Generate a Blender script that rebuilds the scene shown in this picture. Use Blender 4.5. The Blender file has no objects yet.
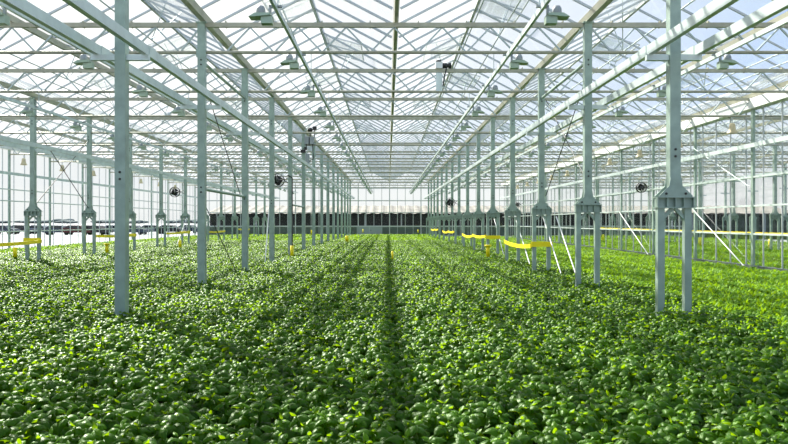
import bpy, math, random
from mathutils import Vector, Matrix
random.seed(7)
S = bpy.context.scene
C = S.collection
R = math.radians
CAMZ = 1.70
D = 4.5
def DK(k): return (2.32 + k) * D
NK = 15
YEND = 76.0
ORD = ['first','second','third','fourth','fifth','sixth','seventh','eighth','ninth','tenth','eleventh','twelfth','thirteenth','fourteenth','fifteenth','sixteenth','seventeenth','eighteenth']

# ------------------------------------------------------------------ materials
def mat(name, col, rough=.5, metal=0., spec=.5, noise=0., nscale=8., bump=0.):
    m = bpy.data.materials.new(name); m.use_nodes = True
    n = m.node_tree.nodes; l = m.node_tree.links
    b = n['Principled BSDF']
    b.inputs['Base Color'].default_value = (*col, 1)
    b.inputs['Roughness'].default_value = rough
    b.inputs['Metallic'].default_value = metal
    b.inputs['Specular IOR Level'].default_value = spec
    if noise or bump:
        tc = n.new('ShaderNodeTexCoord')
        t = n.new('ShaderNodeTexNoise'); t.inputs['Scale'].default_value = nscale; t.inputs['Detail'].default_value = 5
        l.new(tc.outputs['Object'], t.inputs['Vector'])
        if noise:
            r = n.new('ShaderNodeValToRGB')
            r.color_ramp.elements[0].position = .3; r.color_ramp.elements[1].position = .7
            r.color_ramp.elements[0].color = (*[c*(1-noise) for c in col], 1)
            r.color_ramp.elements[1].color = (*[min(1, c*(1+noise)) for c in col], 1)
            l.new(t.outputs['Fac'], r.inputs['Fac']); l.new(r.outputs['Color'], b.inputs['Base Color'])
        if bump:
            bp = n.new('ShaderNodeBump'); bp.inputs['Strength'].default_value = bump; bp.inputs['Distance'].default_value = .02
            l.new(t.outputs['Fac'], bp.inputs['Height']); l.new(bp.outputs['Normal'], b.inputs['Normal'])
    return m

M = {}
M['steel'] = mat('galvanised_steel', (.30, .39, .335), .42, .35, .5, .16, 5.)
M['rail'] = mat('rail_steel', (.60, .68, .66), .38, .35, .5, .10, 4.)
M['chord'] = mat('chord_steel', (.40, .39, .30), .45, .25, .5, .12, 6.)
M['web'] = mat('web_steel', (.46, .53, .53), .45, .3)
M['alu'] = mat('aluminium', (.50, .53, .53), .4, .3, .5, .06, 3.)
M['gutter'] = mat('gutter_metal', (.46, .45, .36), .45, .25, .5, .12, 3.)
M['white'] = mat('white_paint', (.78, .79, .77), .5)
M['cream'] = mat('cream_plastic', (.66, .56, .36), .5)
M['dark'] = mat('black_plastic', (.012, .013, .014), .4)
M['grey'] = mat('grey_plastic', (.30, .33, .34), .5)
M['lampgreen'] = mat('lamp_housing_metal', (.34, .44, .34), .35, .4)
M['yellow'] = mat('yellow_plastic', (1.0, .80, .0), .5)
M['rust'] = mat('bolt_steel', (.06, .06, .055), .5, .5)
M['soil'] = mat('dark_soil', (.018, .020, .010), .95, 0, .1, .3, 20., .5)
M['ground'] = mat('pale_ground', (.33, .34, .35), .9, 0, .2, .12, .05)
M['shed'] = mat('dark_cladding', (.018, .020, .020), .7, 0, .3, .2, 1.)
M['shedroof'] = mat('pale_roof_sheet', (.22, .205, .18), .8, 0, .3, .25, .6)
M['panel'] = mat('grey_green_panel', (.13, .16, .145), .6)
M['doorpanel'] = mat('pale_grey_panel', (.30, .35, .34), .5)
M['trunk'] = mat('bark', (.06, .05, .04), .9)
M['fartree'] = mat('far_tree_foliage', (.13, .16, .16), .95)
M['tyre'] = mat('rubber', (.01, .01, .01), .8)
M['carglass'] = mat('car_glass', (.02, .025, .03), .1)
for i, c in enumerate([(.03,.05,.08),(.25,.27,.30),(.02,.02,.025),(.10,.02,.02),(.45,.46,.47)]):
    M['car%d' % i] = mat('car_paint_%d' % i, c, .25, .2)

def glass(name, tint, refl=.3, diff=.0, dcol=(.9, .93, .95)):
    m = bpy.data.materials.new(name); m.use_nodes = True
    n = m.node_tree.nodes; l = m.node_tree.links
    n.remove(n['Principled BSDF']); out = n['Material Output']
    t = n.new('ShaderNodeBsdfTransparent'); t.inputs['Color'].default_value = (*tint, 1)
    g = n.new('ShaderNodeBsdfGlossy'); g.inputs['Roughness'].default_value = .04
    f = n.new('ShaderNodeFresnel'); f.inputs['IOR'].default_value = 1.35
    mx = n.new('ShaderNodeMixShader')
    sc = n.new('ShaderNodeMath'); sc.operation = 'MULTIPLY'; sc.inputs[1].default_value = refl
    l.new(f.outputs['Fac'], sc.inputs[0]); l.new(sc.outputs[0], mx.inputs['Fac']); l.new(t.outputs[0], mx.inputs[1]); l.new(g.outputs[0], mx.inputs[2])
    last = mx
    if diff:
        d = n.new('ShaderNodeBsdfTranslucent'); d.inputs['Color'].default_value = (*dcol, 1)
        m2 = n.new('ShaderNodeMixShader'); m2.inputs['Fac'].default_value = diff
        l.new(mx.outputs[0], m2.inputs[1]); l.new(d.outputs[0], m2.inputs[2]); last = m2
    l.new(last.outputs[0], out.inputs['Surface'])
    return m
M['glass'] = glass('wall_glass', (.93, .96, .95))
M['roofglass'] = glass('roof_glass', (.95, .97, .97), refl=.12, diff=.12)

def leafmat(name, dark, light, young, rough, transl, tcol, bump=.4):
    m = bpy.data.materials.new(name); m.use_nodes = True
    n = m.node_tree.nodes; l = m.node_tree.links
    b = n['Principled BSDF']; out = n['Material Output']
    b.inputs['Roughness'].default_value = rough
    b.inputs['Specular IOR Level'].default_value = .36; b.inputs['Specular Tint'].default_value = (.68, 1, .42, 1)
    oi = n.new('ShaderNodeObjectInfo')
    r = n.new('ShaderNodeValToRGB')
    r.color_ramp.elements[0].color = (*dark, 1); r.color_ramp.elements[1].color = (*light, 1)
    l.new(oi.outputs['Random'], r.inputs['Fac'])
    at = n.new('ShaderNodeAttribute'); at.attribute_name = 'young'
    mc = n.new('ShaderNodeMix'); mc.data_type = 'RGBA'
    l.new(at.outputs['Fac'], mc.inputs['Factor']); l.new(r.outputs['Color'], mc.inputs['A']); mc.inputs['B'].default_value = (*young, 1)
    l.new(mc.outputs['Result'], b.inputs['Base Color'])
    tc = n.new('ShaderNodeTexCoord'); ns = n.new('ShaderNodeTexNoise'); ns.inputs['Scale'].default_value = 55; ns.inputs['Detail'].default_value = 2
    l.new(tc.outputs['Object'], ns.inputs['Vector'])
    bp = n.new('ShaderNodeBump'); bp.inputs['Strength'].default_value = bump; bp.inputs['Distance'].default_value = .006
    l.new(ns.outputs['Fac'], bp.inputs['Height']); l.new(bp.outputs['Normal'], b.inputs['Normal'])
    t = n.new('ShaderNodeBsdfTranslucent')
    mt = n.new('ShaderNodeMix'); mt.data_type = 'RGBA'; l.new(at.outputs['Fac'], mt.inputs['Factor'])
    mt.inputs['A'].default_value = (*tcol, 1); mt.inputs['B'].default_value = (*[min(1, c*1.3) for c in tcol], 1)
    l.new(mt.outputs['Result'], t.inputs['Color'])
    mx = n.new('ShaderNodeMixShader'); mx.inputs['Fac'].default_value = transl
    l.new(b.outputs[0], mx.inputs[1]); l.new(t.outputs[0], mx.inputs[2]); l.new(mx.outputs[0], out.inputs['Surface'])
    return m
M['basil'] = leafmat('basil_leaf', (.012, .050, .002), (.034, .105, .003), (.09, .20, .005), .42, .40, (.33, .54, .003), 1.0)
M['young'] = leafmat('young_leaf', (.035, .115, .004), (.10, .23, .007), (.16, .32, .012), .5, .36, (.34, .54, .008), .2)

# ------------------------------------------------------------------ mesh builder
class MB:
    def __init__(s): s.v = []; s.f = []; s.smooth = []
    def add(s, vs, fs, sm=False):
        o = len(s.v); s.v += [tuple(v) for v in vs]
        s.f += [tuple(i + o for i in f) for f in fs]; s.smooth += [sm] * len(fs); return s
    def box(s, x0, x1, y0, y1, z0, z1):
        vs = [(x, y, z) for z in (z0, z1) for x, y in ((x0, y0), (x1, y0), (x1, y1), (x0, y1))]
        return s.add(vs, [(3,2,1,0),(4,5,6,7),(0,1,5,4),(1,2,6,5),(2,3,7,6),(3,0,4,7)])
    def beam(s, p, q, w, h, up=(0, 0, 1)):
        p = Vector(p); q = Vector(q); d = (q - p).normalized(); u = Vector(up)
        if abs(d.dot(u)) > .98: u = Vector((0, 1, 0))
        a = d.cross(u).normalized() * w / 2; b = a.cross(d).normalized() * h / 2
        vs = [c + i * a + j * b for c in (p, q) for i, j in ((-1,-1),(1,-1),(1,1),(-1,1))]
        return s.add(vs, [(0,1,2,3),(7,6,5,4),(4,5,1,0),(5,6,2,1),(6,7,3,2),(7,4,0,3)])
    def tube(s, p, q, r, n=8, r2=None):
        p = Vector(p); q = Vector(q); d = (q - p).normalized(); u = Vector((0, 0, 1))
        if abs(d.z) > .95: u = Vector((0, 1, 0))
        a = d.cross(u).normalized(); b = a.cross(d).normalized(); r2 = r if r2 is None else r2
        vs = []
        for c, rr in ((p, r), (q, r2)):
            vs += [c + rr * (math.cos(t) * a + math.sin(t) * b) for t in [2 * math.pi * i / n for i in range(n)]]
        s.add(vs, [(i, (i + 1) % n, n + (i + 1) % n, n + i) for i in range(n)], True)
        s.add(vs[:n], [tuple(range(n))[::-1]]); s.add(vs[n:], [tuple(range(n))]); return s
    def lathe(s, c, prof, n=16, axis='z'):
        vs = []
        for r, h in prof:
            for i in range(n):
                t = 2 * math.pi * i / n; x, y = r * math.cos(t), r * math.sin(t)
                p = {'z': (x, y, h), 'y': (x, h, y), 'x': (h, x, y)}[axis]
                vs.append((c[0] + p[0], c[1] + p[1], c[2] + p[2]))
        fs = [(j*n+i, j*n+(i+1)%n, (j+1)*n+(i+1)%n, (j+1)*n+i) for j in range(len(prof)-1) for i in range(n)]
        return s.add(vs, fs, True)
    def prism(s, pts, y0, y1):   # pts in x,z
        n = len(pts); vs = [(x, y0, z) for x, z in pts] + [(x, y1, z) for x, z in pts]
        fs = [tuple(range(n)), tuple(range(n, 2*n))[::-1]] + [(i, n+i, n+(i+1)%n, (i+1)%n) for i in range(n)]
        return s.add(vs, fs)
    def mesh(s, name, m):
        me = bpy.data.meshes.new(name); me.from_pydata(s.v, [], s.f)
        me.polygons.foreach_set('use_smooth', s.smooth); me.materials.append(m); me.update(); return me
    def build(s, name, m, parent=None, loc=None):
        o = bpy.data.objects.new(name, s.mesh(name, m)); C.objects.link(o)
        if parent: o.parent = parent
        if loc: o.location = loc
        return o
def link(name, me, parent=None, loc=None):
    o = bpy.data.objects.new(name, me); C.objects.link(o)
    if parent: o.parent = parent
    if loc: o.location = loc
    return o
def tag(o, label, cat, group=None, kind=None):
    o['label'] = label; o['category'] = cat
    if group: o['group'] = group
    if kind: o['kind'] = kind
    return o
def thing(name, label, cat, loc=(0, 0, 0), group=None, rz=0):
    o = bpy.data.objects.new(name, None); C.objects.link(o); o.location = loc; o.rotation_euler = (0, 0, rz)
    return tag(o, label, cat, group)
def struct(o): o['kind'] = 'structure'; return o
KIDS = {}
def kids(o): return [c for c in C.objects if c.parent == o]
def dup(root, loc, label, group=None, rz=None):
    r = root.copy(); C.objects.link(r); r.location = loc; r['label'] = label
    if group: r['group'] = group
    if rz is not None: r.rotation_euler = (0, 0, rz)
    if root.name not in KIDS: KIDS[root.name] = [(c, kids(c)) for c in kids(root)]
    for c, gs in KIDS[root.name]:
        d = c.copy(); C.objects.link(d); d.parent = r
        for g in gs:
            e = g.copy(); C.objects.link(e); e.parent = d
    return r

# ------------------------------------------------------------------ geometry constants
XL1, XR1 = -3.87, 4.15          # inner column rows
XL2, XR2 = -11.83, 12.17        # outer left row / glass wall on the right
XLW = -19.75                    # left glass wall
XFAR = [20.17, 28.17]
ZTOP = CAMZ + 4.10              # top chord
ZBOT = CAMZ + 3.53              # bottom chord
ZGUT = ZTOP + .10
ZRIDGE = CAMZ + 5.28
ZRAIL = CAMZ + 2.50
YS, YE = 2.0, YEND

# ------------------------------------------------------------------ ground
struct(MB().box(5.3, 32, -1, YEND, -.2, 0).box(XLW, 5.3, -1, YEND, -.2, .12).build('floor', M['soil']))
struct(MB().box(-700, 700, -60, 900, -.5, -.21).build('ground', M['ground']))

# ------------------------------------------------------------------ columns
W = .077
def bolts(mb, zs, x=.0, y=-W):
    for z in zs: mb.lathe((x, y, z), [(0, -.012), (.018, -.012), (.018, 0), (0, 0.001)], 8, 'y')
def straight_column(label, x, y, group):
    t = thing('steel_column', label, 'column', (x, y, 0), group)
    MB().box(-W, W, -W, W, 0, ZTOP + .02).build('post', M['steel'], t)
    MB().box(-.44, .40, -.04, .04, ZRAIL - .155, ZRAIL - .07).build('rail_bracket', M['rail'], t)
    MB().box(-.11, .11, -.10, .10, ZTOP + .02, ZTOP + .05).build('cap_plate', M['steel'], t)
    MB().box(-.10, .10, -.085, -.07, ZBOT - .12, ZBOT + .05).build('splice_plate', M['steel'], t)
    b = MB(); bolts(b, (CAMZ+3.26, CAMZ+3.36, CAMZ+.62, CAMZ+.72), 0, -W); b.build('bolts', M['rust'], t)
    return t
def forked_column(label, x, y, group):
    t = thing('forked_steel_column', label, 'column', (x, y, 0), group)
    zb0, zb1, zt = CAMZ + .20, CAMZ + .35, CAMZ + .64
    MB().box(-W, W, -W, W, zb1, ZTOP + .02).build('post', M['steel'], t)
    for yy in ((-.095, -.075), (.075, .095)) :
        MB().prism([(-W, zt), (-W - .02, zt - .12), (-.24, zb1 + .03), (-.24, zb1), (.24, zb1), (.24, zb1 + .03), (W + .02, zt - .12), (W, zt)], *yy).build('gusset_plate', M['steel'], t)
    MB().box(-.26, .26, -.04, .04, zb0, zb1).box(-.26, .26, -.10, .10, zb0, zb0 + .014).build('cross_head', M['steel'], t)
    f = MB()
    for xx in (-.26, -.12, 0, .12, .26): f.box(xx - .008, xx + .008, -.10, -.04, zb0 + .014, zb1)
    f.box(-.27, .27, -.11, .11, zb1, zb1 + .014).build('stiffener', M['steel'], t)
    for s_ in (-1, 1):
        MB().box(s_*.195 - .05, s_*.195 + .05, -.05, .05, 0, zb0).build('leg', M['steel'], t)
        MB().beam((s_*.02, 0, zb0), (s_*.16, 0, zb0 - .15), .05, .05).build('knee_brace', M['steel'], t)
    MB().box(-.40, .40, -.04, .04, ZRAIL - .155, ZRAIL - .07).build('rail_bracket', M['rail'], t)
    MB().box(-.11, .11, -.10, .10, ZTOP + .02, ZTOP + .05).build('cap_plate', M['steel'], t)
    b = MB(); bolts(b, (CAMZ+3.26, CAMZ+3.36, CAMZ+.95, CAMZ+1.05), 0, -W)
    bolts(b, (zb1 + .06,), -.14, -.095); bolts(b, (zb1 + .06,), .14, -.095); b.build('bolts', M['rust'], t)
    return t
def row(maker, x, k0, k1, fmt, group, k_start=None):
    base = None
    for k in range(k0, k1):
        lab = fmt % ORD[k - k0]
        if base is None: base = maker(lab, x, DK(k), group)
        else: dup(base, (x, DK(k), 0), lab, group)
row(straight_column, XL1, 0, NK, 'straight steel column rising from basil, %s from the front in left inner row', 'straight columns left of the centre bay')
row(forked_column, XL2, 2, NK, 'two-legged steel column standing by left wall crop, %s from front in left outer row', 'forked columns of the left outer row')
row(forked_column, XR1, 0, NK, 'two-legged steel column right of the basil bed, %s from front', 'forked columns right of the centre bay')
for n, x in enumerate(XFAR):
    row(forked_column, x, 3 + 2*n, NK, '%%s two-legged column in %s row beyond the right glass wall' % ('nearer', 'farther')[n], 'columns beyond the right glass wall')

# ------------------------------------------------------------------ lattice girders
def girder_parts(t, detailed):
    N = 8; w = 8.0; p = w / N
    x0 = W; x1 = w - W
    tc = MB().box(x0, x1, -.045, .045, ZTOP - .05, ZTOP + .04)
    MB().tube((x0, 0, ZBOT), (x1, 0, ZBOT), .036, 8).build('bottom_chord', M['chord'], t)
    for i in range(8): tc.box(.5 + i - .012, .5 + i + .012, -.055, .055, ZTOP - .06, ZTOP + .075)
    tc.build('top_chord', M['chord'], t)
    g = MB()
    for i in range(N):
        xa = i * p; xm = xa + p / 2; xb = xa + p
        for a, b in (((max(xa, x0), ZTOP - .05), (xm - .03, ZBOT + .03)), ((xm + .03, ZBOT + .03), (min(xb, x1), ZTOP - .05))):
            if detailed: MB().beam((a[0], 0, a[1]), (b[0], 0, b[1]), .032, .032, (0, 1, 0)).build('diagonal', M['web'], t)
            else: g.beam((a[0], 0, a[1]), (b[0], 0, b[1]), .032, .032, (0, 1, 0))
    if not detailed: g.build('web', M['web'], t)
bays = [(XLW - .08, 'leftmost bay'), (XL2, 'bay left of centre'), (XL1, 'centre bay'), (XR1, 'bay right of centre'), (XR2, 'first bay beyond the right glass'), (XFAR[0], 'second bay beyond the right glass')]
gd = thing('lattice_girder', 'x', 'girder', (XL1, DK(0), 0)); girder_parts(gd, True)
gs = thing('lattice_girder', 'x', 'girder', (XL1, DK(7), 0)); girder_parts(gs, False)
for x, nm in bays:
    for k in range(NK):
        if x >= XR2 and k < 2: continue
        lab = 'zigzag lattice girder across the %s, %s from front' % (nm, ORD[k])
        grp = 'lattice girders across the ' + nm
        if x == XL1 and k == 0: gd['label'] = lab; gd['group'] = grp; continue
        if x == XL1 and k == 7: gs['label'] = lab; gs['group'] = grp; continue
        dup(gd if k < 5 and x <= XR1 else gs, (x, DK(k), 0), lab, grp)

# ------------------------------------------------------------------ roof spans
gx = [XLW - .08 + 4 * i for i in range(13)]
gm = MB().prism([(-.10, .06), (-.06, -.06), (.06, -.06), (.10, .06), (.075, .06), (.045, -.04), (-.045, -.04), (-.075, .06)], YS, YE).mesh('roof_gutter', M['gutter'])
for i, x in enumerate(gx):
    lab = 'long metal roof gutter running lengthwise, %s from the left side' % ORD[i]
    g_ = tag(link('roof_gutter', gm, None, (x, 0, ZGUT + .02)), lab, 'gutter', 'roof gutters'); g_.scale.x = .6 if i % 2 else 1
barsp = 1.125
def rafters():
    g = MB(); h = ZRIDGE - ZGUT - .06; n = int((YE - YS) / barsp)
    for j in range(n + 1):
        y = YS + .05 + j * barsp
        for s_ in (-1, 1):
            g.beam((s_ * 1.92, y, ZGUT + .09), (s_ * .02, y, ZRIDGE), .036, .05)
    return g.mesh('glazing_bars', M['alu'])
raf = rafters()
ridge = MB().box(-.035, .035, YS, YE, ZRIDGE - .03, ZRIDGE + .06).mesh('ridge_bar', M['alu'])
gl = MB()
for s_ in (-1, 1):
    a, b = Vector((s_*1.94, 0, ZGUT + .115)), Vector((s_*.03, 0, ZRIDGE + .025))
    gl.add([(a.x, YS, a.z), (a.x, YE, a.z), (b.x, YE, b.z), (b.x, YS, b.z)], [(0, 1, 2, 3)])
glm = gl.mesh('ceiling', M['roofglass'])
for i in range(12):
    xc = gx[i] + 2.0
    c = struct(link('ceiling', glm, None, (xc, 0, 0)))
    link('glazing_bars', raf, c); link('ridge_bar', ridge, c)
# roof vents and their push rods
sl = math.atan2(ZRIDGE - ZGUT, 1.92)
vf = MB(); vg = MB()
L_, Wd = 1.05, 2.16
for a, b in (((0, 0, 0), (L_, 0, 0)), ((0, Wd, 0), (L_, Wd, 0)), ((L_, 0, 0), (L_, Wd, 0)), ((0, 0, 0), (0, Wd, 0)), ((0, Wd/2, 0), (L_, Wd/2, 0))): vf.beam(a, b, .035, .03)
vg.add([(0, 0, 0), (L_, 0, 0), (L_, Wd, 0), (0, Wd, 0)], [(0, 1, 2, 3)])
rod = MB().tube((.35, .5, ZTOP + .12), (.75, .5, ZRIDGE - .02), .012, 6).tube((.35, .5, ZTOP + .12), (.75, 1.7, ZRIDGE - .02), .012, 6)
vfm = vf.mesh('vent_frame', M['alu']); vgm = vg.mesh('pane', M['glass']); rodm = rod.mesh('push_rods', M['web'])
vn = 0
for i in range(2, 9):
    xc = gx[i] + 2.0
    for k in range(-1, 9):
        y = DK(k) + 1.2
        if y < YS + .3: continue
        s_ = 1 if (i + k) % 2 == 0 else -1
        wh = ['far left', 'outer left', 'inner left', 'left centre', 'right centre', 'inner right', 'outer right', 'far right', 'rightmost'][i - 1]
        t = thing('roof_vent', 'framed glass roof vent on the %s ridge, %s from the front' % (wh, ORD[k + 1]), 'roof vent', (xc, y, 0), 'roof vents along the ridges')
        fr = link('vent_frame', vfm, t, (s_ * .05, Wd if s_ < 0 else 0, ZRIDGE + .09))
        fr.rotation_euler = (0, sl - R(14), 0 if s_ > 0 else math.pi)
        link('pane', vgm, fr, (0, 0, .01))
        rr = link('push_rods', rodm, t, (0, 0 if s_ > 0 else Wd, 0)); rr.rotation_euler = (0, 0, 0 if s_ > 0 else math.pi)
# vent drive shafts: thin tubes along the roof
for i in range(1, 9):
    for dx in (.35, -.35):
        tag(MB().tube((gx[i] + 2 + dx, YS, ZTOP + .12), (gx[i] + 2 + dx, YE, ZTOP + .12), .016, 6).build('vent_drive_shaft', M['web']),
            'thin lengthwise roof tube %s of the %s ridge from left' % ('right' if dx > 0 else 'left', ORD[i]), 'tube', 'vent drive tubes under the ridges')

# ------------------------------------------------------------------ long rails beside the columns
def rail(x, label, z=ZRAIL, w=.075, h=.14, y0=4.5, m='rail'):
    t = thing('steel_rail', label, 'rail', (x, 0, z), 'long box rails along the column rows')
    MB().box(-w/2, w/2, y0, YEND - .3, -h/2, h/2).build('rail_tube', M[m], t)
    j = MB()
    y = DK(0) + .05
    while y < YEND - 5:
        j.box(-w/2 - .008, w/2 + .008, y, y + .30, -h/2 - .008, h/2 + .008); y += 9.0
    j.build('splice_sleeve', M[m], t)
for x, a, s_ in ((XL1, 'left inner column row', 1), (XL2, 'left outer column row', 1), (XR1, 'right inner column row', -1), (XFAR[0], 'first row past the right glass', -1)):
    rail(x + .34 * s_, 'long steel box rail on the aisle side of the %s' % a)
    rail(x - .36 * s_, 'long steel box rail on the wall side of the %s' % a)
rail(XR2 - .30, 'long pale box rail running along the right glass wall')
rail(XLW + .30, 'long pale box rail running along the left glass wall')
# horizontal ties between the second and third columns
for x, a in ((XL1, 'left inner'), (XR1, 'right inner')):
    for z, b in ((CAMZ + 3.34, 'upper'), (CAMZ + .69, 'lower')):
        if x == XR1 and b == 'lower': continue
        for k in ((1,) if b == 'upper' else (1, 4)):
            w_ = '%s steel tie tube between the %s columns of the %s row' % (b, 'second and third' if k == 1 else 'fifth and sixth', a)
            tag(MB().tube((x, DK(k) + W, z), (x, DK(k+1) - W, z), .035, 8).build('tie_tube', M['steel']), w_, 'tie tube')

# ------------------------------------------------------------------ grow lamps on their pipes
ZP = CAMZ + 3.0
def lamp(label, x, y, group, s_):
    t = thing('grow_lamp', label, 'lamp', (x, y, ZP), group)
    MB().box(-.07, .09, -.07, .07, -.17, -.06).build('ballast_box', M['lampgreen'], t)
    MB().prism([(-.24, -.085), (-.15, -.03), (.07, -.03), (.07, -.06), (-.16, -.085)], -.11, .11).build('reflector', M['lampgreen'], t)
    MB().lathe((-.08, 0, .0), [(0, .10), (.045, .09), (.065, .05), (.07, 0), (.06, -.03), (0, -.035)], 12).build('igniter_cap', M['grey'], t)
    MB().lathe((-.10, 0, .03), [(0, .035), (.03, .03), (.04, 0), (.03, -.02), (0, -.03)], 10).build('cap_vent', M['dark'], t)
    MB().box(.04, .07, -.025, .025, -.05, .10).box(.04, .22, -.025, .025, .07, .10).build('hanger', M['grey'], t)
    return t
lines = [(-9.45, 'far left'), (-5.40, 'second left'), (-1.60, 'left centre'), (2.20, 'right centre'), (6.05, 'second right')]
base = {}
for li, (x, nm) in enumerate(lines):
    tag(MB().box(x - .022, x + .022, YS, YEND - .3, ZP + .02, ZP + .10).build('lamp_rail', M['rail']), 'slim lengthwise lamp rail under the girders on the %s line' % nm, 'lamp rail', 'lamp rails')
    s_ = -1 if x < 0 else 1
    hg = MB()
    for k in range(NK): hg.box(x - .008, x + .008, DK(k) - .008, DK(k) + .008, ZP + .10, ZBOT)
    j = 0; y = 7.3
    while y < YEND - 2:
        lab = 'hanging grow lamp on the %s lamp rail, %s' % (nm, (ORD[j] + ' from the front') if j < 18 else 'among its far lamps')
        rz = 0 if s_ > 0 else math.pi
        if s_ not in base: base[s_] = lamp(lab, x + s_ * .14, y, 'grow lamps on the %s line' % nm, s_); base[s_].rotation_euler.z = math.pi if s_ > 0 else 0
        else: dup(base[s_], (x + s_ * .14, y, ZP), lab, 'grow lamps on the %s line' % nm)
        y += 2.98; j += 1
    hg.build('hanger_rods', M['web'], [o for o in C.objects if o.name.startswith('lamp_rail')][-1])

# ------------------------------------------------------------------ side walls
def side_wall(name, x, s_, girts, k0):
    w = struct(MB().add([(x + s_*.06, YS, .25), (x + s_*.06, YEND, .25), (x + s_*.06, YEND, ZTOP), (x + s_*.06, YS, ZTOP)], [(0, 1, 2, 3)]).build(name, M['glass']))
    for k in range(k0, NK):
        MB().box(x - .04, x + .04, DK(k) - .065, DK(k) + .065, 0, ZTOP).build('wall_post', M['steel'], w)
    mu = MB(); y = YS
    while y < YEND:
        mu.box(min(x + s_*.03, x + s_*.07), max(x + s_*.03, x + s_*.07), y - .012, y + .012, .25, ZTOP); y += 1.125
    mu.build('mullions', M['alu'], w)
    for z in girts: MB().box(x - .03, x + .06, YS, YEND, z - .028, z + .028).build('girt', M['rail'], w)
    MB().box(x - .05, x + .12, YS, YEND, 0, .25).build('plinth', M['panel'], w)
    MB().box(x - s_*.0 - .16, x + .16, YS, YEND, ZTOP - .34, ZTOP).build('eaves_board', M['white'], w)
    return w
side_wall('wall_left', XLW, -1, (CAMZ + 1.7, CAMZ + 1.1, CAMZ - .5), 3)
side_wall('wall_right', XR2, 1, (CAMZ + 1.5, CAMZ + .54, CAMZ - .40), 2)
# bell hoods hung by the side walls
def bell(label, x, y, group, s_):
    t = thing('bell_lamp', label, 'lamp', (x, y, CAMZ + 3.2), group)
    MB().lathe((0, 0, 0), [(0, .17), (.07, .16), (.095, .11), (.105, .0), (.125, -.09), (.17, -.17), (.175, -.19), (.15, -.18), (.10, -.02), (0, .05)], 16).build('hood', M['cream'], t)
    MB().tube((0, 0, .16), (0, 0, .36), .014, 6).box(-.02, .36 if s_ > 0 else .02, -.02, .02, .34, .38).build('hanger', M['web'], t)
    return t
for x, nm, s_, k0 in ((XR2 - .45, 'right', 1, 2), (XLW + .5, 'left', -1, 5)):
    b0 = None
    for k in range(k0, 13):
        lab = 'cream bell-shaped hood by the %s glass wall, %s from the front' % (nm, ORD[k - k0])
        y = DK(k) + .5
        if b0 is None: b0 = bell(lab, x, y, 'bell hoods along the %s wall' % nm, s_)
        else: dup(b0, (x, y, CAMZ + 3.2), lab, 'bell hoods along the %s wall' % nm)

# ------------------------------------------------------------------ end wall and the shed behind it
ew = struct(MB().add([(XLW, YEND, .2), (32, YEND, .2), (32, YEND, ZTOP), (XLW, YEND, ZTOP)], [(0, 1, 2, 3)]).build('wall_back', M['glass']))
mu = MB(); x = XLW; i = 0
while x < 32:
    w_ = .05 if i % 4 == 0 else .025
    mu.box(x - w_, x + w_, YEND - .08, YEND, 0, ZTOP); x += .83; i += 1
mu.build('mullions', M['alu'], ew)
for z, h in ((CAMZ + 1.0, .04), (CAMZ + 2.25, .05), (CAMZ - .45, .06), (CAMZ + 3.6, .08), (.2, .08)):
    MB().box(XLW, 32, YEND - .12, YEND - .02, z - h, z + h).build('girt', M['alu'], ew)
MB().box(XLW, 32, YEND + .02, YEND + .10, 0, CAMZ - .48).build('lower_panels', M['panel'], ew)
# gable glazing bars above the girders
gb = MB()
for i in range(12):
    xc = gx[i] + 2
    gb.add([(xc-1.95, YEND, ZGUT), (xc+1.95, YEND, ZGUT), (xc, YEND, ZRIDGE)], [(0,1,2)])
gb.build('gable_glass', M['glass'], ew)
d = struct(MB().box(-3.3, -.6, YEND - .16, YEND - .06, 0, CAMZ - .43).build('door_1', M['doorpanel']))
MB().box(-2.0, -1.95, YEND - .18, YEND - .16, 0, CAMZ - .43).box(-3.3, -.6, YEND - .18, YEND - .16, CAMZ - .5, CAMZ - .43).build('door_frame', M['alu'], d)
MB().box(-1.9, -1.75, YEND - .2, YEND - .18, .8, .84).build('door_handle', M['dark'], d)
sh = thing('long_shed', 'long dark shed with a pale corrugated roof behind the far glass wall', 'shed', (0, YEND + 3.0, -.2))
MB().box(-19.6, 45, 0, 14, 0, CAMZ + 1.15).build('walls', M['shed'], sh)
rf = MB(); n = 260; vs = []; fs = []
for i in range(n + 1):
    x = -19.9 + 65.2 * i / n; dz = .05 * math.sin(i * math.pi / 2 + .6) 
    vs += [(x, -.5, CAMZ + 1.15 + dz), (x, 7, CAMZ + 2.15 + dz), (x, 14.5, CAMZ + 1.15 + dz)]
for i in range(n): fs += [(3*i, 3*i+3, 3*i+4, 3*i+1), (3*i+1, 3*i+4, 3*i+5, 3*i+2)]
rf.add(vs, fs); rf.build('roof', M['shedroof'], sh)
wn = MB()
for i in range(16): wn.box(-18.6 + i*4, -18.45 + i*4, -.06, 0, .1, CAMZ + 1.1)
wn.build('front_post', M['grey'], sh)

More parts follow.
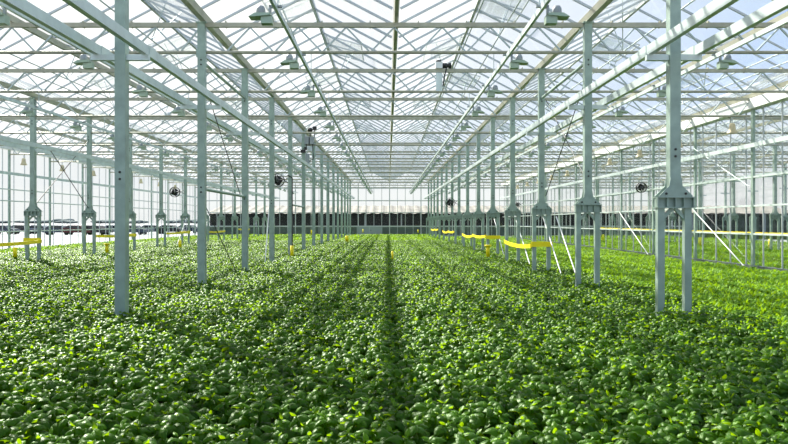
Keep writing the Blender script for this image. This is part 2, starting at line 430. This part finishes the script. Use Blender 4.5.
# ------------------------------------------------------------------ fans
def fan(label, x, y, z, r, ax, rz=0, hang='x'):
    t = thing('circulation_fan', label, 'fan', (x, y, z), 'round black circulation fans', rz)
    h = MB(); n = 24
    h.lathe((0, 0, 0), [(r, -.09), (r + .02, -.09), (r + .02, .09), (r, .09), (r, -.09)], n, 'y'); h.build('housing', M['dark'], t)
    g = MB()
    for rr in (r*.25, r*.4, r*.55, r*.7, r*.85): g.lathe((0, -.09, 0), [(rr, -.004), (rr + .008, -.004), (rr + .008, .004), (rr, .004), (rr, -.004)], n, 'y')
    for i in range(4):
        a = math.pi * i / 4; g.tube((-r*math.cos(a), -.09, -r*math.sin(a)), (r*math.cos(a), -.09, r*math.sin(a)), .005, 5)
    g.build('guard', M['dark'], t)
    for i in range(4):
        a = math.pi * i / 2 + .3; c, s = math.cos(a), math.sin(a); c2, s2 = math.cos(a + 1.5), math.sin(a + 1.5)
        rb = r * .93
        MB().add([(.05*c, -.03, .05*s), (rb*c, -.05, rb*s), (rb*c2, .05, rb*s2), (.05*c2, .03, .05*s2),
                  (.05*c, -.024, .05*s), (rb*c, -.044, rb*s), (rb*c2, .056, rb*s2), (.05*c2, .036, .05*s2)],
                 [(0,1,2,3),(7,6,5,4),(0,4,5,1),(1,5,6,2),(2,6,7,3),(3,7,4,0)]).build('blade', M['dark'], t)
    MB().lathe((0, 0, 0), [(0, -.07), (.055, -.06), (.07, 0), (.07, .14), (0, .15)], 14, 'y').build('motor', M['grey'], t)
    l_ = ax
    m_ = MB().tube((math.copysign(r, l_), 0, 0), (l_, 0, .12), .016, 6); m_.tube((math.copysign(r, l_), 0, 0), (l_, 0, -.10), .016, 6); m_.build('mounting_arm', M['dark'], t)
fan('round black fan held beside the fifth left inner column', XL1 - .50, DK(4), CAMZ + 1.65, .25, .43)
fan('round black fan held beside a left outer column', XL2 - .62, DK(7), CAMZ + 1.75, .28, .55)
fan('round black fan held left of a right inner column', XR1 - .52, DK(7), CAMZ + 1.13, .27, .45)
fan('round black fan held beside the right glass wall post', XR2 - .55, DK(5), CAMZ + 1.58, .22, .47)
fan('tiny distant black fan near the far end of the right wall', XR2 - .55, DK(12), CAMZ + 1.55, .22, .47)
# power cable down the fifth left column
tag(MB().tube((XL1 + .09, DK(4) - .09, .35), (XL1 + .09, DK(4) - .09, CAMZ + 1.75), .022, 6).tube((XL1 + .09, DK(4) - .09, CAMZ + 1.75), (XL1 - .1, DK(4) - .1, CAMZ + 1.85), .022, 6).build('power_cable', M['dark']),
    'black power cable running down the fifth left inner column', 'cable')

# ------------------------------------------------------------------ drive motors
t = thing('vent_motor', 'white and black vent motor on upright plate above the centre bay girder', 'motor', (1.42, DK(2), 0))
MB().box(-.12, .05, -.03, .03, ZBOT, ZTOP - .06).build('mounting_plate', M['rail'], t)
MB().box(-.14, .05, -.10, .10, ZTOP + .045, ZTOP + .22).build('gearbox', M['white'], t)
MB().lathe((0, 0, 0), [(0, .0), (.07, 0), (.08, .05), (0, .06)], 12).build('cap', M['dark'], t, (-.05, 0, ZTOP + .22))
MB().lathe((.05, 0, ZTOP + .13), [(0, 0), (.075, 0), (.075, .12), (.05, .14), (.085, .16), (.08, .24), (0, .25)], 14, 'x').build('motor_barrel', M['dark'], t)
MB().tube((.16, -.06, ZTOP + .05), (.10, -.06, ZTOP - .18), .018, 6).tube((.10, -.06, ZTOP - .18), (.07, -.06, ZTOP - .42), .018, 6).build('cable', M['dark'], t)
t = thing('screen_motor', 'black motor unit with twin grey boxes beside the sixth left inner column', 'motor', (XL1 + .13, DK(5) - .12, 0))
zc = CAMZ + 4.15
MB().box(-.10, .42, -.05, .05, CAMZ + 3.85, CAMZ + 3.90).build('shelf_bracket', M['grey'], t)
for i in (0, 1): MB().box(-.06 + i*.24, .13 + i*.24, -.14, .04, CAMZ + 3.55, CAMZ + 3.84).build('control_box', M['grey'], t)
MB().box(.13, .18, -.14, .04, CAMZ + 3.5, CAMZ + 3.86).build('spacer_block', M['dark'], t)
MB().lathe((.18, 0, CAMZ + 4.2), [(0, -.12), (.10, -.10), (.12, 0), (.10, .08), (0, .10)], 14, 'y').build('floodlight', M['dark'], t)
MB().box(.30, .48, -.08, .06, CAMZ + 4.2, CAMZ + 4.36).build('camera_head', M['dark'], t)
MB().tube((.18, 0, CAMZ + 3.90), (.18, 0, CAMZ + 4.12), .025, 6).tube((.38, 0, CAMZ + 3.90), (.38, 0, CAMZ + 4.22), .02, 6).build('stem', M['dark'], t)
MB().box(-.24, -.02, -.12, .02, CAMZ + 3.16, CAMZ + 3.30).box(-.08, .04, -.1, 0, CAMZ + 3.28, CAMZ + 3.42).build('gear_housing', M['dark'], t)
MB().box(-.02, .16, -.12, .0, CAMZ + 2.66, CAMZ + 3.12).build('lower_box', M['grey'], t)
MB().tube((.30, -.06, CAMZ + 3.55), (.34, -.06, CAMZ + 2.9), .02, 6).tube((.34, -.06, CAMZ + 2.9), (.06, -.06, CAMZ + 2.7), .02, 6).tube((.02,-.06,CAMZ+3.42),(.02,-.06,CAMZ+3.55),.02,6).build('cable', M['dark'], t)

# ------------------------------------------------------------------ yellow tapes
def tape(x, k, z, label, sag=.08, kk=None):
    y0, y1 = DK(k), DK(k + 1) if kk is None else DK(kk)
    n = 12; g = MB(); vs = []
    for i in range(n + 1):
        u = i / n; y = y0 + (y1 - y0) * u; zz = z - sag * 4 * u * (1 - u) + .05 * math.sin(k * 2.1 + u)
        tw = .012
        vs += [(x - tw, y, zz - .055), (x + tw, y, zz - .055), (x + tw, y, zz + .055), (x - tw, y, zz + .055)]
    fs = [(4*i+a, 4*i+(a+1) % 4, 4*i+4+(a+1) % 4, 4*i+4+a) for i in range(n) for a in range(4)] + [(0,1,2,3)[::-1], (4*n, 4*n+1, 4*n+2, 4*n+3)]
    g.add(vs, fs)
    t = tag(g.build('yellow_barrier_tape', M['yellow']), label, 'barrier tape', 'yellow tapes between column legs')
    wv = MB()
    for y in (y0, y1):
        wv.box(x - .13 if x > 0 else x - .012, x + .012 if x > 0 else x + .13, y - .07, y + .07, z - .07, z + .07)
    return t
zt = CAMZ - .60
for k in (2, 4, 6, 8, 10): tape(XL2 + .28, k, zt, 'yellow tape strung between %s and %s left outer columns' % (ORD[k-2], ORD[k-1]), .03)
for k in (2, 4, 5, 7, 8, 10, 11): tape(XR1 - .28, k, zt, 'sagging yellow tape between %s and %s right inner columns' % (ORD[k], ORD[k+1]), .06)
def crosstape(x, k, label):
    return tag(MB().box(x-.29, x + .29, DK(k) - .085, DK(k) - .06, zt - .07, zt + .07).build('yellow_barrier_tape', M['yellow']), label, 'barrier tape', 'yellow tapes between column legs')
for k in (2, 4): crosstape(XR1, k, 'short yellow tape across the two legs of the %s right inner column' % ORD[k])
for k in (3, 5, 7): crosstape(XL2, k, 'short yellow tape across the two legs of the %s left outer column' % ORD[k-2])
tape(XFAR[0] - .28, 3, zt, 'long yellow tape beyond the right glass wall', .02, 13)

# ------------------------------------------------------------------ yellow sticky traps on stakes
def trap(label, px, y, zc_, w, h, tshape=False):
    zc_ += .08; h *= 1.15
    x = (px - 388) / 718 * y
    t = thing('sticky_trap', label, 'insect trap', (x, y, 0), 'yellow insect traps on stakes')
    MB().tube((0, 0, 0), (0, 0, zc_), .012, 6).build('stake', M['grey'], t)
    g = MB().lathe((0, 0, zc_), [(0, -h/2), (w/2, -h/2), (w/2, h/2), (0, h/2)], 12)
    g.build('yellow_card', M['yellow'], t)
    if tshape: MB().lathe((0, 0, zc_ + h/2), [(0, -.02), (w, -.02), (w, .03), (0, .03)], 12).build('cap', M['yellow'], t)
trap('yellow insect trap in the crop at the far left edge', 15, 25.5, .53, .13, .32)
trap('yellow insect trap with cap left of the first straight column', 107, 29, .55, .13, .30, True)
trap('yellow insect trap between the far left outer columns', 180, 36, .50, .15, .36)
trap('yellow insect trap at the foot of the fifth left inner column', 292, 27, .50, .13, .40)
trap('yellow insect trap in front of the far left inner columns', 347, 46, .55, .20, .35)
trap('slim yellow insect trap in the middle of the centre bed', 392.5, 25, .45, .07, .28)
trap('yellow insect trap with wide cap beside right inner columns', 488, 25.5, .58, .13, .34, True)
trap('yellow insect trap far off before the end wall door', 363, 70, .75, .12, .30)
trap('yellow insect trap far off right of the end wall door', 418, 70, .72, .12, .28)
trap('small yellow trap behind the right glass near the sixth wall post', 603, 52, .50, .16, .4)
trap('yellow trap behind the right glass, centre of three', 700, 43, .45, .16, .42)
trap('yellow trap behind the right glass, nearest the picture edge', 770, 39, .45, .16, .42)
trap('yellow trap between left inner columns in the distance', 312, 60, .75, .2, .35)

# ------------------------------------------------------------------ bracing rods and wires
def rodt(p, q, r, label, m='white', nm='brace_rod', g='diagonal brace rods'):
    tag(MB().tube(p, q, r, 6).build(nm, M[m]), label, 'brace rod', g)
rodt((XR1 + .2, 20.3, CAMZ + .24), (XR1 + .2, 17.9, .3), .016, 'pale slanted brace rod below the third right column')
rodt((XR1 + .35, 19.2, CAMZ + .14), (XR1 + .35, 16.9, .25), .016, 'pale slanted brace rod between second and third right columns')
rodt((XR1 + .3, 25.2, CAMZ + .2), (XR1 + .3, 22.4, .3), .016, 'pale slanted brace rod below the fourth right column')
rodt((XR1 + .3, 30.2, CAMZ + .2), (XR1 + .3, 27.4, .3), .016, 'pale slanted brace rod below the fifth right column')
rodt((XR2 - .1, DK(4), CAMZ + .5), (XR2 - .1, DK(3) + .4, .2), .02, 'pale slanted brace rod low on right glass wall, nearest')
rodt((XR2 - .1, DK(6), CAMZ + .5), (XR2 - .1, DK(5) + .4, .2), .02, 'pale slanted brace rod low on right glass wall, second')
rodt((XR2 - .1, DK(3)+.1, CAMZ + 2.9), (XR2 - .1, DK(4)-.1, CAMZ+1.2), .012, 'thin wire crossing high on right glass wall, rising towards front', 'web')
rodt((XR2 - .1, DK(4)-.1, CAMZ + 2.9), (XR2 - .1, DK(3)+.1, CAMZ+1.2), .012, 'thin wire crossing high on right glass wall, rising towards back', 'web')
rodt((XL1 - .1, DK(1) + .1, CAMZ + 3.3), (XL1 - .1, DK(2) - .1, CAMZ + .7), .011, 'thin upper wire from second to third left inner column', 'rust')
rodt((XL1 - .1, DK(1) + .1, CAMZ + .65), (XL1 - .1, DK(2) - .5, .3), .011, 'thin lower wire from second left inner column', 'rust')
rodt((XR1 + .1, DK(1) + .1, CAMZ + .7), (XR1 + .1, DK(2) - .1, CAMZ + 3.3), .011, 'thin wire rising from second to third right inner column', 'rust')
rodt((XR1 + .1, DK(1) + .1, CAMZ + 3.3), (XR1 + .1, DK(2) - .1, CAMZ + .7), .011, 'thin wire falling from second to third right inner column', 'rust')
rodt((XL2, DK(3) + .1, CAMZ + .55), (XL2, DK(4) - .1, CAMZ + 3.2), .014, 'thin wire rising from second to third left outer column', 'rust')
rodt((XL2, DK(3) + .1, CAMZ + 3.2), (XL2, DK(4) - .1, CAMZ + .55), .014, 'thin wire falling from second to third left outer column', 'rust')
rodt((XL1 - .1, DK(3) + 1, CAMZ + 2.5), (XL1 - .1, DK(3) - .8, .3), .018, 'pale rod leaning by the fourth left inner column')
rodt((XL2 + .1, DK(7) + .1, CAMZ + .4), (XL2 + .1, DK(7) - 2.2, .3), .02, 'pale slanted rod below a far left outer column')
rodt((XL2 + .1, DK(8) + 1, CAMZ + .4), (XL2 + .1, DK(8) - 3, .3), .02, 'pale slanted rod between far left outer columns')

# ------------------------------------------------------------------ outside: parked cars and trees beyond the left wall
def car(label, x, y, ci, rz):
    t = thing('parked_car', label, 'car', (x, y, -.21), 'cars parked beyond the left glass wall', rz)
    prof = [(-2.2,.35),(2.2,.35),(2.25,.6),(2.1,.82),(1.2,.92),(.6,1.38),(-1.1,1.42),(-1.9,.98),(-2.2,.9)]
    MB().prism(prof, -.85, .85).build('body', M['car%d' % ci], t)
    for yy in ((-.87, -.84), (.84, .87)): MB().prism([(1.0,.94),(.55,1.31),(-1.05,1.34),(-1.7,.98)], *yy).build('side_window', M['carglass'], t)
    for xx in (-1.4, 1.4):
        for yy in (-.84, .66): MB().lathe((xx, yy, .33), [(0, 0), (.33, 0), (.33, .18), (0, .18)], 14, 'y').build('wheel', M['tyre'], t)
for i in range(11):
    px = 4 + i * 18.5; y = 112 + random.uniform(-6, 10)
    car('parked car outside the left glass wall, %s from the left' % ORD[i], (px - 388) / 718 * y, y, [0,2,1,0,3,2,4,0,1,2,0][i], random.uniform(-.2, .2))
def tree(i, x, y, h, w):
    t = thing('distant_tree', 'hazy tree on the horizon beyond the glass, %s of the line from left' % ORD[i], 'tree', (x, y, -.21), 'distant trees on the horizon')
    MB().tube((0, 0, 0), (0, 0, h*.6), .25, 6).build('trunk', M['trunk'], t)
    g = MB()
    for j in range(7):
        a = random.uniform(0, 6.28); r = random.uniform(0, w*.35); c = (r*math.cos(a), r*math.sin(a), h*random.uniform(.42, .66)); q = w*random.uniform(.28, .4); qz = h*.36
        g.lathe(c, [(0, -qz*.9), (q*.7, -qz*.7), (q, 0), (q*.75, qz*.6), (q*.3, qz*.9), (0, qz)], 9)
    g.build('crown', M['fartree'], t)
for i in range(16): tree(i, -392 + i*14.5 + random.uniform(-3, 3), 700 + random.uniform(-30, 30), random.uniform(3.5, 5.5), random.uniform(15, 22))

# ------------------------------------------------------------------ crop
def leaf(mb, att, base, az, tilt, L, Wd, cup, curl, nu, nv, young):
    ca, sa = math.cos(az), math.sin(az); roll = random.uniform(-.45, .45); ph = random.uniform(0, 6)
    vs = []
    for i in range(nu + 1):
        u = i / nu
        wid = Wd * .5 * (math.sin(math.pi * min(1, (u * .93 + .06)) ** .85)) ** .8
        ang = tilt - curl * u
        # integrate arc
        r = L * u * math.cos(tilt - curl * u * .5); z = L * u * math.sin(tilt - curl * u * .5)
        for j in range(nv + 1):
            v = 2 * j / nv - 1
            side = wid * v * (1 - .12 * abs(v)); dz = -cup * wid * v * v + (.12 * wid * (1 - abs(v)) * 0 - (.006 if nv > 2 and abs(v) < .01 else 0))
            dz += roll * side + (.07 * wid * math.sin(ph + 9 * u + 2.5 * v) if nv > 2 else 0)
            x = r - dz * math.sin(ang); zz = z + dz * math.cos(ang)
            vs.append((base[0] + ca * x - sa * side, base[1] + sa * x + ca * side, base[2] + zz))
    fs = [(i*(nv+1)+j, (i+1)*(nv+1)+j, (i+1)*(nv+1)+j+1, i*(nv+1)+j+1) for i in range(nu) for j in range(nv)]
    mb.add(vs, fs, True); att += [young] * len(vs)
def basil_mesh(seed, hi=True):
    rd = random.Random(seed); mb = MB(); att = []
    nu, nv = (6, 4) if hi else (3, 2)
    H = .17
    a0 = rd.uniform(0, 6.28)
    tiers = [(-.11, 4, .115, .095, .15, 1.6, 0), (-.055, 4, .112, .095, .55, 2.0, .0), (-.008, 3, .085, .070, .85, 2.1, .10), (.010, 2, .045, .030, 1.1, 1.2, .8)]
    for z, n, L, Wd, tl, cu, yg in tiers:
        a0 += .8
        for i in range(n):
            az = a0 + 2 * math.pi * i / n + rd.uniform(-.35, .35)
            leaf(mb, att, (0, 0, H + z + rd.uniform(-.012, .012)), az, tl + rd.uniform(-.25, .25), L * rd.uniform(.8, 1.15), Wd * rd.uniform(.85, 1.1), rd.uniform(.6, 1.0), cu + rd.uniform(-.3, .3), nu, nv, yg * rd.uniform(.3, 1.2))
    if hi:
        n0 = len(mb.v); mb.tube((0, 0, -.05), (0, 0, H), .006, 5); att += [.2] * (len(mb.v) - n0)
    me = mb.mesh('basil_plant', M['basil'])
    a = me.attributes.new('young', 'FLOAT', 'POINT'); a.data.foreach_set('value', att)
    return me
def young_mesh(seed, n=9):
    rd = random.Random(seed); mb = MB(); att = []
    for i in range(n):
        az = rd.uniform(0, 6.28); tl = rd.uniform(.5, 1.35)
        r = rd.uniform(0, .03)
        leaf(mb, att, (r*math.cos(az), r*math.sin(az), rd.uniform(-.02, .04)), az, tl, rd.uniform(.07, .12), rd.uniform(.03, .045), .4, rd.uniform(.6, 1.5), 3, 2, rd.uniform(0, 1))
    me = mb.mesh('young_plant', M['young'])
    a = me.attributes.new('young', 'FLOAT', 'POINT'); a.data.foreach_set('value', att)
    return me
hi = [basil_mesh(100 + i) for i in range(7)]
lo = [basil_mesh(200 + i, False) for i in range(5)]
yo = [young_mesh(300 + i) for i in range(5)]

def scatter_obj(name, meshes, pts, label, cat):
    """pts: list of (x,y,z,rot,scale); one object, geometry nodes place the plants on its points"""
    me = bpy.data.meshes.new(name + '_points'); me.from_pydata([p[:3] for p in pts], [], [])
    a = me.attributes.new('rot', 'FLOAT_VECTOR', 'POINT'); a.data.foreach_set('vector', [c for p in pts for c in (p[5], p[6], p[3])])
    a = me.attributes.new('scl', 'FLOAT', 'POINT'); a.data.foreach_set('value', [p[4] for p in pts])
    o = bpy.data.objects.new(name, me); C.objects.link(o); tag(o, label, cat, None, 'stuff')
    ng = bpy.data.node_groups.new(name, 'GeometryNodeTree'); n = ng.nodes; l = ng.links
    ng.interface.new_socket('Geometry', in_out='INPUT', socket_type='NodeSocketGeometry')
    ng.interface.new_socket('Geometry', in_out='OUTPUT', socket_type='NodeSocketGeometry')
    gi = n.new('NodeGroupInput'); go = n.new('NodeGroupOutput')
    mp = n.new('GeometryNodeMeshToPoints'); l.new(gi.outputs[0], mp.inputs['Mesh'])
    j = n.new('GeometryNodeJoinGeometry')
    for k, m_ in enumerate(meshes):
        po = bpy.data.objects.new(name + '_source', m_)
        oi = n.new('GeometryNodeObjectInfo'); oi.inputs['Object'].default_value = po; oi.inputs['As Instance'].default_value = False
        g2 = n.new('GeometryNodeGeometryToInstance'); l.new(oi.outputs['Geometry'], g2.inputs[0]); l.new(g2.outputs[0], j.inputs[0])
    ip = n.new('GeometryNodeInstanceOnPoints'); ip.inputs['Pick Instance'].default_value = True
    l.new(mp.outputs[0], ip.inputs['Points']); l.new(j.outputs[0], ip.inputs['Instance'])
    ar = n.new('GeometryNodeInputNamedAttribute'); ar.data_type = 'FLOAT_VECTOR'; ar.inputs['Name'].default_value = 'rot'
    as_ = n.new('GeometryNodeInputNamedAttribute'); as_.data_type = 'FLOAT'; as_.inputs['Name'].default_value = 'scl'
    l.new(ar.outputs['Attribute'], ip.inputs['Rotation']); l.new(as_.outputs['Attribute'], ip.inputs['Scale'])
    l.new(ip.outputs[0], go.inputs[0])
    md = o.modifiers.new('scatter', 'NODES'); md.node_group = ng
    return o

def blocked(x, y):
    for cx in (XL1,):
        k = round(y / D - 2.32)
        if abs(y - DK(k)) < .1 and abs(x - cx) < .1: return True
    k = round(y / D - 2.32)
    if abs(y - DK(k)) < .1 and (abs(x - XR1 - .205) < .1 or abs(x - XR1 + .205) < .1 or abs(x - XL2 - .205) < .1 or abs(x - XL2 + .205) < .1): return True
    return False
def grid(x0, x1, y0, y1, sp, z, js, smin, smax, tilt=.22, rnd=random.Random(5)):
    out = []
    y = y0
    while y < y1:
        x = x0 + rnd.uniform(0, sp)
        while x < x1:
            if (388 + 718 * (x - 2.2) / y) < 800 and (388 + 718 * (x + 2.2) / y) > -14:
                xx = x + rnd.uniform(-js, js) * sp; yy = y + rnd.uniform(-js, js) * sp
                if not blocked(xx, yy):
                    s = rnd.uniform(smin, smax)
                    out.append((xx, yy, z + rnd.uniform(-.025, .025) + .025 * math.sin(xx * 1.3 + yy * .7) * math.sin(yy * 1.1), rnd.uniform(0, 6.283), s, rnd.uniform(-tilt, tilt), rnd.uniform(-tilt, tilt)))
            x += sp
        y += sp
    return out
BZ = .40 - .215
XB0, XB1 = -15.7, 5.15
near = grid(XB0, XB1, 3.3, 22, .165, BZ, .34, 1.0, 1.42)
def inview(p): 
    px = 388 + 718 * p[0] / p[1]; py = 221.5 + 718 * (CAMZ - .38) / p[1]
    return -5 < px < 793 and py < 450
near.sort(key=lambda p: p[1])
ind = [p for p in near if inview(p)][:300]
ids = set(id(p) for p in ind)
for i, p in enumerate(ind):
    o = bpy.data.objects.new('basil_plant', hi[i % len(hi)]); C.objects.link(o)
    o.location = p[:3]; o.rotation_euler = (p[5], p[6], p[3]); o.scale = (p[4],) * 3
    tag(o, 'glossy dark green basil plant in the nearest rows of the bed', 'basil plant', 'basil plants nearest the front of the bed')
scatter_obj('basil_bed', hi, [p for p in near if id(p) not in ids], 'dense bed of glossy basil plants filling the floor behind the nearest rows', 'basil bed')
scatter_obj('distant_basil_bed', lo, grid(XB0, XB1, 22, 50, .165, BZ, .35, 1.1, 1.5), 'distant basil bed between the column rows, merging into fine texture', 'basil bed')
scatter_obj('young_herb_bed', yo, grid(5.5, XR2 - .2, 8, YEND - .5, .125, .10, .4, .9, 1.4), 'bright green young herb bed between right columns and glass wall', 'herb bed')
scatter_obj('far_herb_bed', yo, grid(XB0, XB1, 50.3, YEND - .5, .19, .27, .4, 1.3, 1.8), 'bright yellow-green herb bed before the end wall', 'herb bed')
scatter_obj('side_herb_bed', yo, grid(XLW + .3, XB0 - .15, 18, YEND - .5, .17, .23, .4, 1.1, 1.6), 'bright yellow-green herb strip along the left glass wall', 'herb bed')
scatter_obj('outer_herb_bed', yo, grid(XR2 + .3, 29, 18, YEND - .5, .22, .10, .4, 1.4, 2.2), 'green herb bed beyond the right glass wall', 'herb bed')

# ------------------------------------------------------------------ sky, sun, camera
w = bpy.data.worlds.new('sky'); S.world = w; w.use_nodes = True
n = w.node_tree.nodes; l = w.node_tree.links; bg = n['Background']
SUN = Vector((-.70, .95, 1.0)).normalized()
tc = n.new('ShaderNodeTexCoord')
dt = n.new('ShaderNodeVectorMath'); dt.operation = 'DOT_PRODUCT'; dt.inputs[1].default_value = SUN
l.new(tc.outputs['Generated'], dt.inputs[0])
m1 = n.new('ShaderNodeMapRange'); m1.interpolation_type = 'SMOOTHSTEP'; m1.inputs['From Min'].default_value = .25; m1.inputs['From Max'].default_value = .85
l.new(dt.outputs['Value'], m1.inputs['Value'])
sx = n.new('ShaderNodeSeparateXYZ'); l.new(tc.outputs['Generated'], sx.inputs[0])
m2 = n.new('ShaderNodeMapRange'); m2.inputs['From Min'].default_value = .04; m2.inputs['From Max'].default_value = .26; m2.inputs['To Min'].default_value = 1; m2.inputs['To Max'].default_value = 0
l.new(sx.outputs['Z'], m2.inputs['Value'])
mm = n.new('ShaderNodeMath'); mm.operation = 'MAXIMUM'; l.new(m1.outputs[0], mm.inputs[0]); l.new(m2.outputs[0], mm.inputs[1])
cl = n.new('ShaderNodeTexNoise'); cl.inputs['Scale'].default_value = 2.2; cl.inputs['Detail'].default_value = 5
l.new(tc.outputs['Generated'], cl.inputs['Vector'])
m3 = n.new('ShaderNodeMapRange'); m3.inputs['From Min'].default_value = .5; m3.inputs['From Max'].default_value = .7; m3.inputs['To Max'].default_value = .7
l.new(cl.outputs['Fac'], m3.inputs['Value'])
m4 = n.new('ShaderNodeMath'); m4.operation = 'MAXIMUM'; l.new(mm.outputs[0], m4.inputs[0]); l.new(m3.outputs[0], m4.inputs[1])
mxs = n.new('ShaderNodeMix'); mxs.data_type = 'RGBA'; l.new(m4.outputs[0], mxs.inputs['Factor'])
mxs.inputs['A'].default_value = (.25, .50, .95, 1); mxs.inputs['B'].default_value = (1.0, 1.0, 1.0, 1)
l.new(mxs.outputs['Result'], bg.inputs['Color']); bg.inputs['Strength'].default_value = 1.0
sd = bpy.data.lights.new('sun', 'SUN'); sd.energy = 14.0; sd.angle = R(1.1); sd.color = (1, .95, .86)
so = bpy.data.objects.new('sun', sd); C.objects.link(so)
so.rotation_euler = (-SUN).to_track_quat('-Z', 'Y').to_euler()
cam = bpy.data.cameras.new('camera'); co = bpy.data.objects.new('camera', cam); C.objects.link(co)
co.location = (0, 0, CAMZ); co.rotation_euler = (R(90), 0, 0)
cam.sensor_width = 36; cam.lens = 36 * 718 / 788; cam.shift_x = 6 / 788; cam.shift_y = .0; cam.clip_end = 2000
S.camera = co
S.view_settings.view_transform = 'Standard'; S.view_settings.look = 'None'; S.view_settings.gamma = 1; S.view_settings.exposure = 0.0
S.cycles.transparent_max_bounces = 24; S.cycles.max_bounces = 8
